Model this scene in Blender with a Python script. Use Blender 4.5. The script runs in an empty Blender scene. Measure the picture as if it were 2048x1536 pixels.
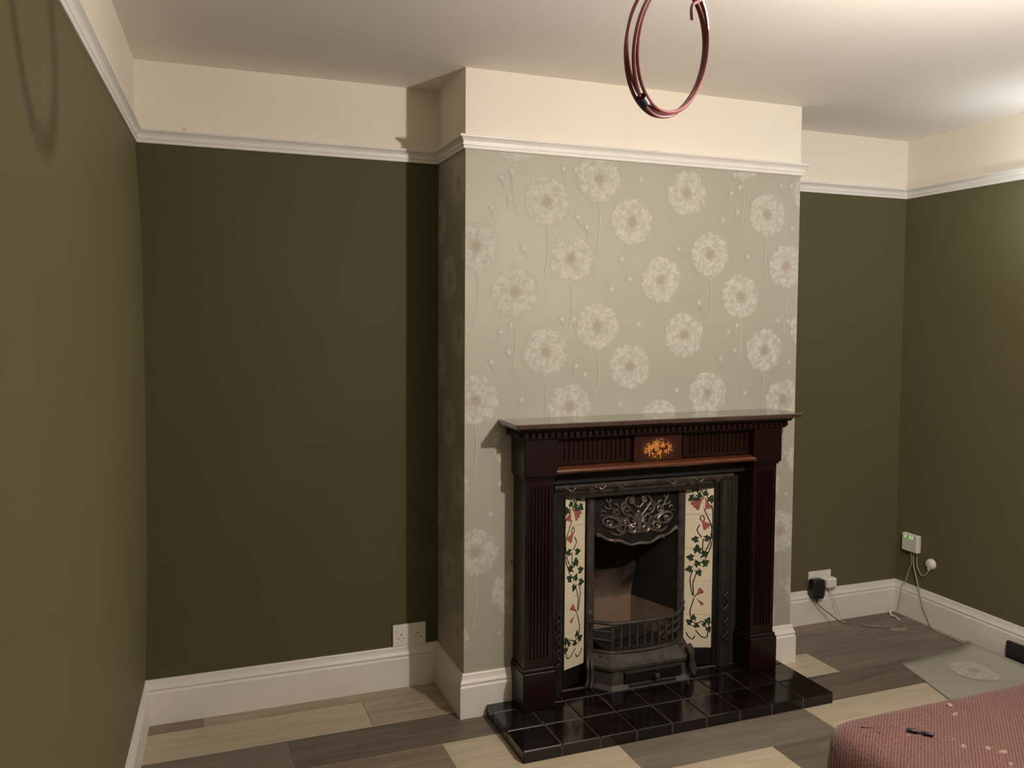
import bpy, math, random
import numpy as np
from mathutils import Vector, Matrix
random.seed(7)
SC = bpy.context.scene
COL = SC.collection

# ------------------------------------------------------------------ camera
W, DL, DR, HL = 1.567, 0.355, 0.358, 2.5         # breast width, alcove depths, ceiling height
XL, XR = -1.166, 2.567                            # alcove corners
SKL, SKR = 0.0507, 0.0336                         # side walls run slightly out of square
YB = -3.95                                        # wall behind the camera
ZR, ZS = 2.197, 0.172                             # picture rail bottom, skirting top
yaw, pit, rol = 0.3603, -0.0513, 0.0055
fw = Vector((math.sin(yaw)*math.cos(pit), math.cos(yaw)*math.cos(pit), math.sin(pit)))
rt = Vector((math.cos(yaw), -math.sin(yaw), 0)); up = rt.cross(fw)
r2 = rt*math.cos(rol)+up*math.sin(rol); u2 = up*math.cos(rol)-rt*math.sin(rol)
cam_d = bpy.data.cameras.new('camera'); cam = bpy.data.objects.new('camera', cam_d); COL.objects.link(cam)
m = Matrix((r2, u2, -fw)).transposed().to_4x4(); m.translation = Vector((-1.0007, -3.0147, 1.5510))
cam.matrix_world = m
cam_d.sensor_width = 36; cam_d.lens = 36*1660.55/2048
cam_d.shift_x = (1024-995.6)/2048; cam_d.shift_y = -(768-725.4)/2048
cam_d.clip_start = 0.02
SC.camera = cam

# ------------------------------------------------------------------ light and exposure
wd = bpy.data.worlds.new('world'); SC.world = wd; wd.use_nodes = True
wd.node_tree.nodes['Background'].inputs[0].default_value = (0, 0, 0, 1)
SC.view_settings.view_transform = 'Standard'
SC.view_settings.look = 'None'
SC.view_settings.gamma = 1
SC.view_settings.use_curve_mapping = False
SC.view_settings.exposure = 0.0
BULB = Vector((0.785, -2.0, 1.99)); BULB_COL = (1.0, 0.91, 0.825); BULB_STRENGTH = 3050.0     # bare pendant, right of the frame
SIDE = Vector((2.385, -0.63, 2.06)); SIDE_COL = (0.90, 0.97, 1.0); SIDE_STRENGTH = 70.0         # small cool globe added out of view to brighten the right wall

# ------------------------------------------------------------------ helpers
class MB:
    def __init__(s): s.v = []; s.f = []; s.mi = []; s.m = 0; s.smooth = False; s.col = None
    def vert(s, p): s.v.append(tuple(p)); return len(s.v)-1
    def face(s, ids, m=None): s.f.append(tuple(ids)); s.mi.append(s.m if m is None else m)
    def quad(s, a, b, c, d, m=None):
        n = len(s.v); s.v += [tuple(a), tuple(b), tuple(c), tuple(d)]; s.face((n, n+1, n+2, n+3), m)
    def box(s, x0, y0, z0, x1, y1, z1, m=None, bev=0.0):
        if bev <= 0:
            n = len(s.v)
            s.v += [(x0,y0,z0),(x1,y0,z0),(x1,y1,z0),(x0,y1,z0),(x0,y0,z1),(x1,y0,z1),(x1,y1,z1),(x0,y1,z1)]
            for q in ((0,3,2,1),(4,5,6,7),(0,1,5,4),(1,2,6,5),(2,3,7,6),(3,0,4,7)): s.face([n+i for i in q], m)
        else:
            b = bev; n = len(s.v)
            def ring(z, i): return [(x0+i,y0,z),(x1-i,y0,z),(x1,y0+i,z),(x1,y1-i,z),(x1-i,y1,z),(x0+i,y1,z),(x0,y1-i,z),(x0,y0+i,z)]
            def inset(z): return [(x0+b,y0+b,z),(x1-b,y0+b,z),(x1-b,y0+b,z),(x1-b,y1-b,z),(x1-b,y1-b,z),(x0+b,y1-b,z),(x0+b,y1-b,z),(x0+b,y0+b,z)]
            R = [ring(z0+b, b), ring(z1-b, b)]
            s.v += R[0]+R[1]
            for i in range(8): j = (i+1) % 8; s.face((n+i, n+j, n+8+j, n+8+i), m)
            for base, z, flip in ((n, z0, 1), (n+8, z1, 0)):
                k = len(s.v); s.v += [(x0+b,y0+b,z),(x1-b,y0+b,z),(x1-b,y1-b,z),(x0+b,y1-b,z)]
                s.face([k,k+3,k+2,k+1] if flip else [k,k+1,k+2,k+3], m)
                e = [(0,1,0,1),(2,3,1,2),(4,5,2,3),(6,7,3,0)]
                for a, c, p, q in e:
                    q4 = (base+a, k+p, k+q, base+c) if flip else (base+a, base+c, k+q, k+p)
                    s.face(q4, m)
                for a, c, p in ((1,2,1),(3,4,2),(5,6,3),(7,0,0)):
                    s.face((base+a, k+p, base+c) if flip else (base+a, base+c, k+p), m)
    def prism(s, poly, lo, hi, axis=2, m=None):
        """poly of 2D points extruded along axis. axis 2: (x,y); axis 1: (x,z); axis 0: (y,z)"""
        def P(a, b, h): return {2: (a, b, h), 1: (a, h, b), 0: (h, a, b)}[axis]
        n = len(s.v); k = len(poly)
        s.v += [P(a, b, lo) for a, b in poly]+[P(a, b, hi) for a, b in poly]
        for i in range(k): j = (i+1) % k; s.face((n+i, n+j, n+k+j, n+k+i), m)
        s.face([n+i for i in range(k)][::-1], m); s.face([n+k+i for i in range(k)], m)
    def tube(s, pts, r, seg=8, m=None, closed=False, cap=True):
        pts = [Vector(p) for p in pts]; N = len(pts); n = len(s.v)
        rs = r if hasattr(r, '__len__') else [r]*N
        t0 = (pts[1]-pts[0]).normalized(); ref = Vector((0,0,1)) if abs(t0.z) < .9 else Vector((1,0,0))
        nrm = t0.cross(ref).normalized()
        for i, p in enumerate(pts):
            if closed: t = pts[(i+1) % N]-pts[i-1]
            else: t = pts[min(i+1,N-1)]-pts[max(i-1,0)]
            t.normalize(); nrm = (nrm-t*nrm.dot(t)).normalized(); b = t.cross(nrm)
            for k in range(seg):
                a = 2*math.pi*k/seg; s.v.append(tuple(p+(nrm*math.cos(a)+b*math.sin(a))*rs[i]))
        for i in range(N if closed else N-1):
            j = (i+1) % N
            for k in range(seg):
                l = (k+1) % seg; s.face((n+i*seg+k, n+i*seg+l, n+j*seg+l, n+j*seg+k), m)
        if cap and not closed:
            s.face([n+k for k in range(seg)][::-1], m); s.face([n+(N-1)*seg+k for k in range(seg)], m)
    def lathe(s, prof, c, axis=(0,0,1), seg=24, m=None):
        ax = Vector(axis).normalized(); ref = Vector((1,0,0)) if abs(ax.x) < .9 else Vector((0,1,0))
        u = ax.cross(ref).normalized(); w = ax.cross(u); c = Vector(c); n = len(s.v)
        for r, h in prof:
            for k in range(seg):
                a = 2*math.pi*k/seg; s.v.append(tuple(c+ax*h+(u*math.cos(a)+w*math.sin(a))*max(r, 1e-5)))
        for i in range(len(prof)-1):
            for k in range(seg):
                l = (k+1) % seg; s.face((n+i*seg+k, n+i*seg+l, n+(i+1)*seg+l, n+(i+1)*seg+k), m)
    def build(s, name, mats, parent=None, smooth=None, fixn=True):
        me = bpy.data.meshes.new(name); me.from_pydata(s.v, [], s.f)
        for mt in (mats if isinstance(mats, (list, tuple)) else [mats]): me.materials.append(mt)
        me.polygons.foreach_set('material_index', s.mi)
        sm = s.smooth if smooth is None else smooth
        if fixn:
            import bmesh
            bm = bmesh.new(); bm.from_mesh(me); bmesh.ops.recalc_face_normals(bm, faces=bm.faces); bm.to_mesh(me); bm.free()
        if sm:
            me.polygons.foreach_set('use_smooth', [True]*len(me.polygons))
            try: me.set_sharp_from_angle(angle=math.radians(42))
            except Exception: pass
        if s.col:
            at = me.color_attributes.new('ink', 'FLOAT_COLOR', 'POINT')
            at.data.foreach_set('color', [c for q in s.col for c in q])
        me.update()
        o = bpy.data.objects.new(name, me); COL.objects.link(o)
        if parent: o.parent = parent
        return o
def empty(name, loc):
    o = bpy.data.objects.new(name, None); COL.objects.link(o); o.empty_display_size = .05; o.location = loc; return o
def under(o, parent):                                # keep world placement when parenting to an offset empty
    o.parent = parent; o.matrix_parent_inverse = Matrix.Translation(-Vector(parent.location)); return o
def tag(o, label, cat, group=None):
    o['label'] = label; o['category'] = cat
    if group: o['group'] = group
    return o
def struct(o): o['kind'] = 'structure'; return o
def bez(pts, n=8):
    """smooth curve through points (Catmull-Rom)"""
    P = [Vector(p) for p in pts]
    if len(P) < 3: return P
    out = []
    for i in range(len(P)-1):
        a = P[max(i-1,0)]; b = P[i]; c = P[i+1]; d = P[min(i+2,len(P)-1)]
        for k in range(n):
            t = k/n
            out.append(.5*((2*b)+(c-a)*t+(2*a-5*b+4*c-d)*t*t+(3*b-a-3*c+d)*t**3))
    out.append(P[-1]); return out

# ------------------------------------------------------------------ materials
def mat(name, col, rough=.6, var=0.0, scale=8, col2=None, metal=0.0, bump=0.0, bscale=60, coat=0.0, spec=.5, stretch=None, detail=4, alpha_attr=False, contrast=(.35,.7)):
    mt = bpy.data.materials.new(name); mt.use_nodes = True; nt = mt.node_tree; b = nt.nodes['Principled BSDF']
    b.inputs['Base Color'].default_value = (*col, 1); b.inputs['Roughness'].default_value = rough
    b.inputs['Metallic'].default_value = metal; b.inputs['Specular IOR Level'].default_value = spec
    if coat: b.inputs['Coat Weight'].default_value = coat; b.inputs['Coat Roughness'].default_value = .12
    tc = nt.nodes.new('ShaderNodeTexCoord'); mp = nt.nodes.new('ShaderNodeMapping'); nt.links.new(tc.outputs['Object'], mp.inputs[0])
    if stretch: mp.inputs['Scale'].default_value = stretch
    if col2 is not None or var:
        if col2 is None: col2 = tuple(c*(1-var) for c in col)
        nz = nt.nodes.new('ShaderNodeTexNoise'); nz.inputs['Scale'].default_value = scale; nz.inputs['Detail'].default_value = detail
        nt.links.new(mp.outputs[0], nz.inputs['Vector'])
        rp = nt.nodes.new('ShaderNodeValToRGB'); rp.color_ramp.elements[0].position = contrast[0]; rp.color_ramp.elements[1].position = contrast[1]
        rp.color_ramp.elements[0].color = (*col, 1); rp.color_ramp.elements[1].color = (*col2, 1)
        nt.links.new(nz.outputs[0], rp.inputs[0]); nt.links.new(rp.outputs[0], b.inputs['Base Color'])
    if bump:
        n2 = nt.nodes.new('ShaderNodeTexNoise'); n2.inputs['Scale'].default_value = bscale; n2.inputs['Detail'].default_value = 3
        nt.links.new(mp.outputs[0], n2.inputs['Vector'])
        bp = nt.nodes.new('ShaderNodeBump'); bp.inputs['Strength'].default_value = bump; bp.inputs['Distance'].default_value = .002
        nt.links.new(n2.outputs[0], bp.inputs['Height']); nt.links.new(bp.outputs[0], b.inputs['Normal'])
    return mt
M = {}
M['green'] = mat('dark_green_paint', (.108,.099,.047), .6, var=.07, scale=2.2, bump=.08, bscale=220, spec=.2)
M['green'].node_tree.nodes['Principled BSDF'].inputs['Diffuse Roughness'].default_value = 1.0
M['cream'] = mat('cream_paint', (.83,.765,.655), .7, var=.03, scale=3, bump=.05, bscale=180, spec=.3)
M['ceil'] = mat('ceiling_paint', (.86,.81,.755), .8, var=.04, scale=2, bump=.08, bscale=150, spec=.25)
M['gloss'] = mat('white_gloss_paint', (.80,.77,.72), .35, var=.05, scale=6, spec=.45)
M['skirt'] = mat('white_satin_paint', (.78,.74,.67), .4, var=.07, scale=5, spec=.45)
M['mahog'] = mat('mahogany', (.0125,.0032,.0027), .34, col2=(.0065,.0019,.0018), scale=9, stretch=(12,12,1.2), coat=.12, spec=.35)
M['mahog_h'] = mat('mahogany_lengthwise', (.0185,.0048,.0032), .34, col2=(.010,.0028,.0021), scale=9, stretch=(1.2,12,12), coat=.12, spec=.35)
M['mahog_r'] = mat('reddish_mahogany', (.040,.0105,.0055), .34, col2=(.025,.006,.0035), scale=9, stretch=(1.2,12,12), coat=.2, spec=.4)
M['mahog_lit'] = mat('lit_mahogany', (.105,.030,.009), .3, col2=(.070,.019,.007), scale=9, stretch=(1.2,12,12), coat=.3, spec=.45)  # paler orange puts the lamplight caught by the moulding into its colour
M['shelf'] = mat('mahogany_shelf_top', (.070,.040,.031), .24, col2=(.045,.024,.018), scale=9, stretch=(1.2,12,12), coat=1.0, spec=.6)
M['inlaybg'] = mat('dark_veneer_oval', (.065,.016,.008), .35, var=.3, scale=30, coat=.3)
M['inlay'] = mat('golden_marquetry', (.62,.27,.055), .4, col2=(.42,.13,.03), scale=60, coat=.3)
M['iron'] = mat('blackened_cast_iron', (.012,.011,.010), .45, col2=(.022,.019,.016), scale=40, metal=.55, bump=.3, bscale=160)
M['steel'] = mat('polished_cast_iron', (.15,.122,.104), .36, col2=(.07,.056,.047), scale=35, metal=.45, bump=.2, bscale=120)
M['irond'] = mat('dull_worn_iron', (.042,.033,.026), .5, col2=(.022,.018,.015), scale=30, metal=.5, bump=.3, bscale=110)
M['grate'] = mat('dusty_iron', (.070,.058,.048), .55, col2=(.034,.028,.023), scale=30, metal=.3, bump=.3, bscale=110)
M['soot'] = mat('sooty_black', (.010,.009,.008), .8, var=.4, scale=20, bump=.3)
def brick_mat():  # darkens upward: soot together with the hood's shade, both in the colour
    mt = mat('sooty_shaded_firebrick', (.2,.14,.1), .95, bump=.4, bscale=60, spec=.15); nt = mt.node_tree; L = nt.links.new; b = nt.nodes['Principled BSDF']
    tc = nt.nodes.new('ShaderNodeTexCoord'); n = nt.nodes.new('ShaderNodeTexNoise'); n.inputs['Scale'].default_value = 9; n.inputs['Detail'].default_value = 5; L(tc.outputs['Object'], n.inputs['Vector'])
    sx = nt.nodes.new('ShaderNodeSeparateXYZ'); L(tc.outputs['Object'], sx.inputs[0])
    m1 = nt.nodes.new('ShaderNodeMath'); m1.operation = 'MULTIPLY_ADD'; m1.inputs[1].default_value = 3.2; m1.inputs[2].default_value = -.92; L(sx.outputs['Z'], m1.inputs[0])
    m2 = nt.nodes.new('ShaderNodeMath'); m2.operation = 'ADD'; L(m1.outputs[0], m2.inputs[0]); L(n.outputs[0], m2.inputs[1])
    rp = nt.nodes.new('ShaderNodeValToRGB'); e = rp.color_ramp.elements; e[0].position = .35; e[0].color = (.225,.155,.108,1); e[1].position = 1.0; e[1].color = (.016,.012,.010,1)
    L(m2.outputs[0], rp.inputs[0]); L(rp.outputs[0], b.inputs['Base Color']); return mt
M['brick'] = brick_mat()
M['tile'] = mat('ivory_glazed_tile', (.72,.62,.46), .13, var=.05, scale=10, spec=.5)
M['leaf'] = mat('painted_green', (.014,.032,.016), .25, col2=(.045,.07,.033), scale=90)
M['flower'] = mat('painted_red', (.27,.065,.052), .25, col2=(.38,.14,.11), scale=110)
M['stem'] = mat('painted_dark_stem', (.018,.018,.010), .3)
M['hearth'] = mat('oxblood_hearth_tile', (.0065,.0028,.0032), .12, col2=(.0135,.008,.0085), scale=9, spec=.55, bump=.05, bscale=12, contrast=(.45,.75))
M['grout'] = mat('hearth_grout', (.085,.055,.045), .9, var=.3, scale=40)
M['white_pl'] = mat('white_plastic', (.80,.75,.68), .3, var=.02)
M['hole'] = mat('socket_slot', (.02,.018,.015), .6)
M['black_pl'] = mat('black_plastic', (.012,.012,.017), .4, var=.2, scale=20)
M['cable_g'] = mat('grey_cable', (.42,.39,.34), .5)
M['cable_d'] = mat('dark_cable', (.13,.11,.09), .5)
M['copper'] = mat('dusky_pink_cable', (.215,.055,.056), .3, col2=(.17,.045,.05), scale=30, spec=.6)
M['tape'] = mat('black_tape', (.02,.022,.022), .5, var=.2, scale=50)
M['flake'] = mat('plaster_chip', (.36,.28,.215), .9, var=.25, scale=40)
M['black_box'] = mat('black_panel', (.010,.010,.012), .5, var=.2, scale=12)
def emis(name, col, st):
    mt = bpy.data.materials.new(name); mt.use_nodes = True; b = mt.node_tree.nodes['Principled BSDF']
    b.inputs['Base Color'].default_value = (*col, 1); b.inputs['Emission Color'].default_value = (*col, 1); b.inputs['Emission Strength'].default_value = st
    return mt
M['globe'] = emis('fill_globe_glow', SIDE_COL, SIDE_STRENGTH)
M['bulb'] = emis('lit_bulb', BULB_COL, BULB_STRENGTH)
M['led'] = emis('green_led', (.10, .8, .08), 2.2)
# wallpaper: sage ground; the printed motifs use the same ground mixed with their ink
def paper_mat(name, ink):
    mt = bpy.data.materials.new(name); mt.use_nodes = True; nt = mt.node_tree; b = nt.nodes['Principled BSDF']; L = nt.links.new
    b.inputs['Roughness'].default_value = .56; b.inputs['Specular IOR Level'].default_value = .55; b.inputs['Metallic'].default_value = .06
    ge = nt.nodes.new('ShaderNodeNewGeometry')
    nz = nt.nodes.new('ShaderNodeTexNoise'); nz.inputs['Scale'].default_value = 3.5; nz.inputs['Detail'].default_value = 4; L(ge.outputs['Position'], nz.inputs['Vector'])
    rp = nt.nodes.new('ShaderNodeValToRGB'); e = rp.color_ramp.elements; e[0].position = .3; e[0].color = (*PAPER, 1); e[1].position = .75; e[1].color = (*[c*1.07 for c in PAPER], 1)
    L(nz.outputs[0], rp.inputs[0])
    if ink:
        a = nt.nodes.new('ShaderNodeVertexColor'); a.layer_name = 'ink'
        mx = nt.nodes.new('ShaderNodeMix'); mx.data_type = 'RGBA'; L(a.outputs['Alpha'], mx.inputs[0]); L(rp.outputs[0], mx.inputs[6]); L(a.outputs['Color'], mx.inputs[7]); L(mx.outputs[2], b.inputs['Base Color'])
        for key, lo, hi in (('Roughness', .56, .75), ('Specular IOR Level', .55, .2), ('Metallic', .06, 0)):
            r = nt.nodes.new('ShaderNodeMapRange'); r.inputs[1].default_value = 0; r.inputs[2].default_value = .8; r.inputs[3].default_value = lo; r.inputs[4].default_value = hi; L(a.outputs['Alpha'], r.inputs[0]); L(r.outputs[0], b.inputs[key])
    else: L(rp.outputs[0], b.inputs['Base Color'])
    return mt
PAPER = (.375,.362,.292)
M['paper'] = paper_mat('sage_wallpaper', False); M['ink'] = paper_mat('printed_wallpaper', True)
# fabric
def fabric_mat():
    mt = bpy.data.materials.new('ribbed_pink_fabric'); mt.use_nodes = True; nt = mt.node_tree; b = nt.nodes['Principled BSDF']
    L = nt.links.new
    b.inputs['Roughness'].default_value = .95; b.inputs['Specular IOR Level'].default_value = .15
    b.inputs['Sheen Weight'].default_value = .25; b.inputs['Sheen Roughness'].default_value = .5
    tc = nt.nodes.new('ShaderNodeTexCoord')
    w1 = nt.nodes.new('ShaderNodeTexWave'); w1.bands_direction = 'X'; w1.inputs['Scale'].default_value = 40; w1.inputs['Distortion'].default_value = 2.6; w1.inputs['Detail'].default_value = 2; w1.inputs['Detail Scale'].default_value = 6
    w2 = nt.nodes.new('ShaderNodeTexNoise'); w2.inputs['Scale'].default_value = 190; w2.inputs['Detail'].default_value = 3
    w3 = nt.nodes.new('ShaderNodeTexNoise'); w3.inputs['Scale'].default_value = 5; w3.inputs['Detail'].default_value = 4
    mp = nt.nodes.new('ShaderNodeMapping'); mp.inputs['Rotation'].default_value = (0, 0, math.radians(48)); L(tc.outputs['Object'], mp.inputs[0]); L(mp.outputs[0], w1.inputs['Vector'])
    for w in (w2, w3): L(tc.outputs['Object'], w.inputs['Vector'])
    mx = nt.nodes.new('ShaderNodeMath'); mx.operation = 'MULTIPLY_ADD'; mx.inputs[1].default_value = .46; L(w1.outputs['Fac'], mx.inputs[0]); L(w2.outputs[0], mx.inputs[2])
    rp = nt.nodes.new('ShaderNodeValToRGB'); e = rp.color_ramp.elements
    e[0].position = .40; e[0].color = (.070,.020,.0165,1); e[1].position = .92; e[1].color = (.215,.104,.085,1)
    L(mx.outputs[0], rp.inputs[0])
    mc = nt.nodes.new('ShaderNodeMix'); mc.data_type = 'RGBA'; mc.inputs[7].default_value = (.115,.055,.048,1)
    r3 = nt.nodes.new('ShaderNodeMapRange'); r3.inputs[1].default_value = .4; r3.inputs[2].default_value = .75; r3.inputs[4].default_value = .45; L(w3.outputs[0], r3.inputs[0])
    L(r3.outputs[0], mc.inputs[0]); L(rp.outputs[0], mc.inputs[6]); L(mc.outputs[2], b.inputs['Base Color'])
    bp = nt.nodes.new('ShaderNodeBump'); bp.inputs['Strength'].default_value = .7; bp.inputs['Distance'].default_value = .0025; L(mx.outputs[0], bp.inputs['Height']); L(bp.outputs[0], b.inputs['Normal'])
    return mt
M['fabric'] = fabric_mat()
def plank_mat(name, c1, c2):
    mt = bpy.data.materials.new(name); mt.use_nodes = True; nt = mt.node_tree; b = nt.nodes['Principled BSDF']; L = nt.links.new
    tc = nt.nodes.new('ShaderNodeTexCoord'); mp = nt.nodes.new('ShaderNodeMapping'); mp.inputs['Scale'].default_value = (1.6, 14, 1); L(tc.outputs['Object'], mp.inputs[0])
    oi = nt.nodes.new('ShaderNodeObjectInfo'); ad = nt.nodes.new('ShaderNodeVectorMath'); ad.operation = 'ADD'
    mu = nt.nodes.new('ShaderNodeMath'); mu.operation = 'MULTIPLY'; mu.inputs[1].default_value = 37; L(oi.outputs['Random'], mu.inputs[0])
    L(mp.outputs[0], ad.inputs[0]); L(mu.outputs[0], ad.inputs[1])
    n = nt.nodes.new('ShaderNodeTexNoise'); n.inputs['Scale'].default_value = 1.9; n.inputs['Detail'].default_value = 9; n.inputs['Roughness'].default_value = .72; n.inputs['Distortion'].default_value = .8
    L(ad.outputs[0], n.inputs['Vector'])
    rp = nt.nodes.new('ShaderNodeValToRGB'); e = rp.color_ramp.elements; e[0].position = .32; e[0].color = (*c1,1); e[1].position = .72; e[1].color = (*c2,1)
    L(n.outputs[0], rp.inputs[0]); L(rp.outputs[0], b.inputs['Base Color']); b.inputs['Roughness'].default_value = .5; b.inputs['Specular IOR Level'].default_value = .35
    bp = nt.nodes.new('ShaderNodeBump'); bp.inputs['Strength'].default_value = .15; bp.inputs['Distance'].default_value = .001; L(n.outputs[0], bp.inputs['Height']); L(bp.outputs[0], b.inputs['Normal'])
    return mt
PL = {'cream': plank_mat('cream_plank', (.56,.475,.345), (.40,.325,.22)),
      'tan': plank_mat('tan_plank', (.44,.365,.26), (.255,.20,.138)),
      'grey': plank_mat('grey_plank', (.235,.20,.155), (.120,.10,.075)),
      'dark': plank_mat('dark_plank', (.185,.153,.118), (.085,.068,.05)),
      'brown': plank_mat('brown_plank', (.29,.222,.155), (.145,.106,.072))}
M['under'] = mat('floor_joint', (.30,.25,.185), .9, var=.2, scale=20)

# ------------------------------------------------------------------ room shell
def xl(y): return XL+SKL*(y-DL)
def xr(y): return XR+SKR*(y-DR)
def struct_part(mb, name, mats, smooth=False): return struct(mb.build(name, mats, smooth=smooth))
ZP = 2.222                                           # paint changes behind the rail
# floor: joint bed plus planks laid one by one
b = MB(); b.box(-1.6, YB-.1, -.06, 2.8, .5, -.0015)
floor = struct_part(b, 'floor', M['under'])
rows = [(.26, .475), (.045, .26), (-.17, .045), (-.385, -.17), (-.60, -.385), (-.815, -.60)]
seq = [ [(-1.45,'brown'),(-.955,'tan'),(.2,'grey'),(1.2,'brown'),(2.19,'dark')],
        [(-1.45,'cream'),(-.348,'tan'),(.84,'tan'),(1.35,'grey'),(2.45,'grey')],
        [(-1.45,'grey'),(-.667,'dark'),(.52,'cream'),(1.705,'grey')],
        [(-1.45,'brown'),(-.14,'cream'),(1.05,'dark'),(2.2,'grey')],
        [(-1.45,'cream'),(.465,'grey'),(1.305,'cream'),(2.45,'tan')],
        [(-1.45,'tan'),(-.2,'cream'),(.99,'dark'),(2.15,'brown')] ]
names = list(PL)
y = -.815; k = 0
while y > YB:
    rows.append((y-.215, y)); off = random.uniform(-1.45, -.5); s = [(-1.45, random.choice(names))]
    while off < 2.6: s.append((off, random.choice(names))); off += 1.19
    seq.append(s); y -= .215
g = .0011
for (y0, y1), s in zip(rows, seq):
    y1c = min(y1, .46); y0c = max(y0, YB)
    for i, (x0, c) in enumerate(s):
        x1 = s[i+1][0] if i+1 < len(s) else 2.75
        cx, cy = (x0+x1)/2, (y0c+y1c)/2
        q = MB(); hx, hy = (x1-x0)/2-g, (y1c-y0c)/2-g
        q.box(-hx, -hy, -.006, hx, hy, 0, bev=.0008)
        o = q.build('plank', PL[c], parent=floor); o.location = (cx, cy, 0)
b = MB(); b.box(-1.6, YB-.1, HL, 2.8, .5, HL+.08); struct_part(b, 'ceiling', M['ceil'])
# left wall, bowed slightly towards the room between skirting and rail
b = MB(); NZ, NY = 24, 6
def bow(z):
    P = [(0,.004), (.17,.007), (.5,.017), (1.0,.022), (1.6,.021), (1.9,.017), (2.05,.010), (2.2,.002), (9,0)]
    for (a, p), (c, q_) in zip(P[:-1], P[1:]):
        if z <= c: return p+(q_-p)*(z-a)/(c-a)
    return 0
zs = [i*ZP/NZ for i in range(NZ+1)]+[HL]
ys = [YB, -3, -2, -1.2, -.5, 0, DL+.05]
idx = [[b.vert((xl(yy)+bow(z), yy, z)) for yy in ys] for z in zs]
for i in range(len(zs)-1):
    for j in range(len(ys)-1): b.face((idx[i][j], idx[i][j+1], idx[i+1][j+1], idx[i+1][j]), 0 if i < NZ else 1)
n0 = b.vert((-1.7,YB,0)); n1 = b.vert((-1.7,DL+.05,0)); n2 = b.vert((-1.7,DL+.05,HL)); n3 = b.vert((-1.7,YB,HL)); b.face((n0,n3,n2,n1), 0)
struct_part(b, 'wall_left', [M['green'], M['cream']], True)
def slab(name, x0, y0, x1, y1):
    q = MB(); q.box(x0, y0, 0, x1, y1, ZP, 0); q.box(x0, y0, ZP, x1, y1, HL, 1); return struct_part(q, name, [M['green'], M['cream']])
slab('wall_back_left', -1.35, DL, .0, DL+.1)
M['scuff'] = mat('scuff', (.42,.34,.26), .8)
for xa, za, xb, zb in ((-1.005,2.268,-.997,2.249), (-.990,2.266,-.993,2.252)):
    q = MB(); q.prism([(xa,za), (xa+.003,za), (xb+.003,zb), (xb,zb)], DL-.0008, DL+.001, 1); q.build('scuff_mark', M['scuff'], parent=bpy.data.objects['wall_back_left'])
slab('wall_back_right', W, DR, 2.75, DR+.1)
slab('wall_front', -1.7, YB-.1, 2.75, YB)
b = MB()
for lo, hi, mi in ((0, ZP, 0), (ZP, HL, 1)):
    b.prism([(xr(DR+.1), DR+.1), (xr(YB), YB), (2.85, YB), (2.85, DR+.1)], lo, hi, 2, mi)
struct_part(b, 'wall_right', [M['green'], M['cream']])
# chimney breast with the fireplace opening left out
b = MB()
def vq(xa, ya, xb, yb, z0, z1, mi): b.quad((xa,ya,z0), (xb,yb,z0), (xb,yb,z1), (xa,ya,z1), mi)
for xa, xb in ((0,.36), (.36,1.21), (1.21,W)):
    for z0, z1, mi in ((0,.90,0), (.90,ZP,0), (ZP,HL,1)):
        if xa == .36 and z0 == 0: continue
        vq(xa, 0, xb, 0, z0, z1, mi)
for z0, z1, mi in ((0,ZP,0), (ZP,HL,1)):
    vq(0, DL+.02, 0, 0, z0, z1, mi); vq(W, 0, W, DR+.02, z0, z1, mi)
breast = struct(b.build('wall_chimney_breast', [M['paper'], M['cream']], fixn=False))

# mouldings
def run(name, pts, prof, material, first=None, last=None):
    """sweep a profile (out, z) along straight runs with mitred corners; one object per run"""
    P = [Vector((p[0], p[1])) for p in pts]; n = len(P); nor = []
    for i in range(n-1):
        d = (P[i+1]-P[i]).normalized(); nor.append(Vector((d.y, -d.x)))
    mit = []
    for i in range(n):
        if i == 0: mit.append(nor[0])
        elif i == n-1: mit.append(nor[-1])
        else:
            v = nor[i-1]+nor[i]; mit.append(v/(v.dot(nor[i])))
    out = []
    for i in range(n-1):
        q = MB(); k = len(prof)
        for j in (i, i+1):
            for d, z in prof: q.v.append((P[j].x+mit[j].x*d, P[j].y+mit[j].y*d, z))
        for a in range(k-1): q.face((a, a+1, k+a+1, k+a))
        q.face(list(range(k))); q.face(list(range(k, 2*k))[::-1])
        out.append(struct(q.build(name[i], material, smooth=False)))
    return out
sk = [(0,0), (.020,0), (.020,.122), (.0165,.126), (.0150,.131), (.0185,.136), (.0180,.140), (.0125,.150), (.0095,.160), (.0085,.168), (.0060,.172), (0,.172)]
run(['baseboard_left','baseboard_back_left','baseboard_breast_left','baseboard_breast_front_left'], [(xl(YB),YB),(XL,DL),(0,DL),(0,0),(.2045,0)], sk, M['skirt'])
run(['baseboard_breast_front_right','baseboard_breast_right','baseboard_back_right','baseboard_right'], [(1.3735,0),(W,0),(W,DR),(XR,DR),(xr(YB),YB)], sk, M['skirt'])
rl = [(0,ZR), (.0085,ZR), (.0105,ZR+.003), (.0105,ZR+.012), (.0135,ZR+.0145), (.0140,ZR+.019), (.0110,ZR+.022), (.0115,ZR+.027), (.0160,ZR+.034), (.0215,ZR+.039), (.0270,ZR+.043), (.0280,ZR+.047), (.0265,ZR+.051), (0,ZR+.051)]
run(['trim_%d' % i for i in range(1,8)], [(xl(YB),YB),(XL,DL),(0,DL),(0,0),(W,0),(W,DR),(XR,DR),(xr(YB),YB)], rl, M['gloss'])

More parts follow.
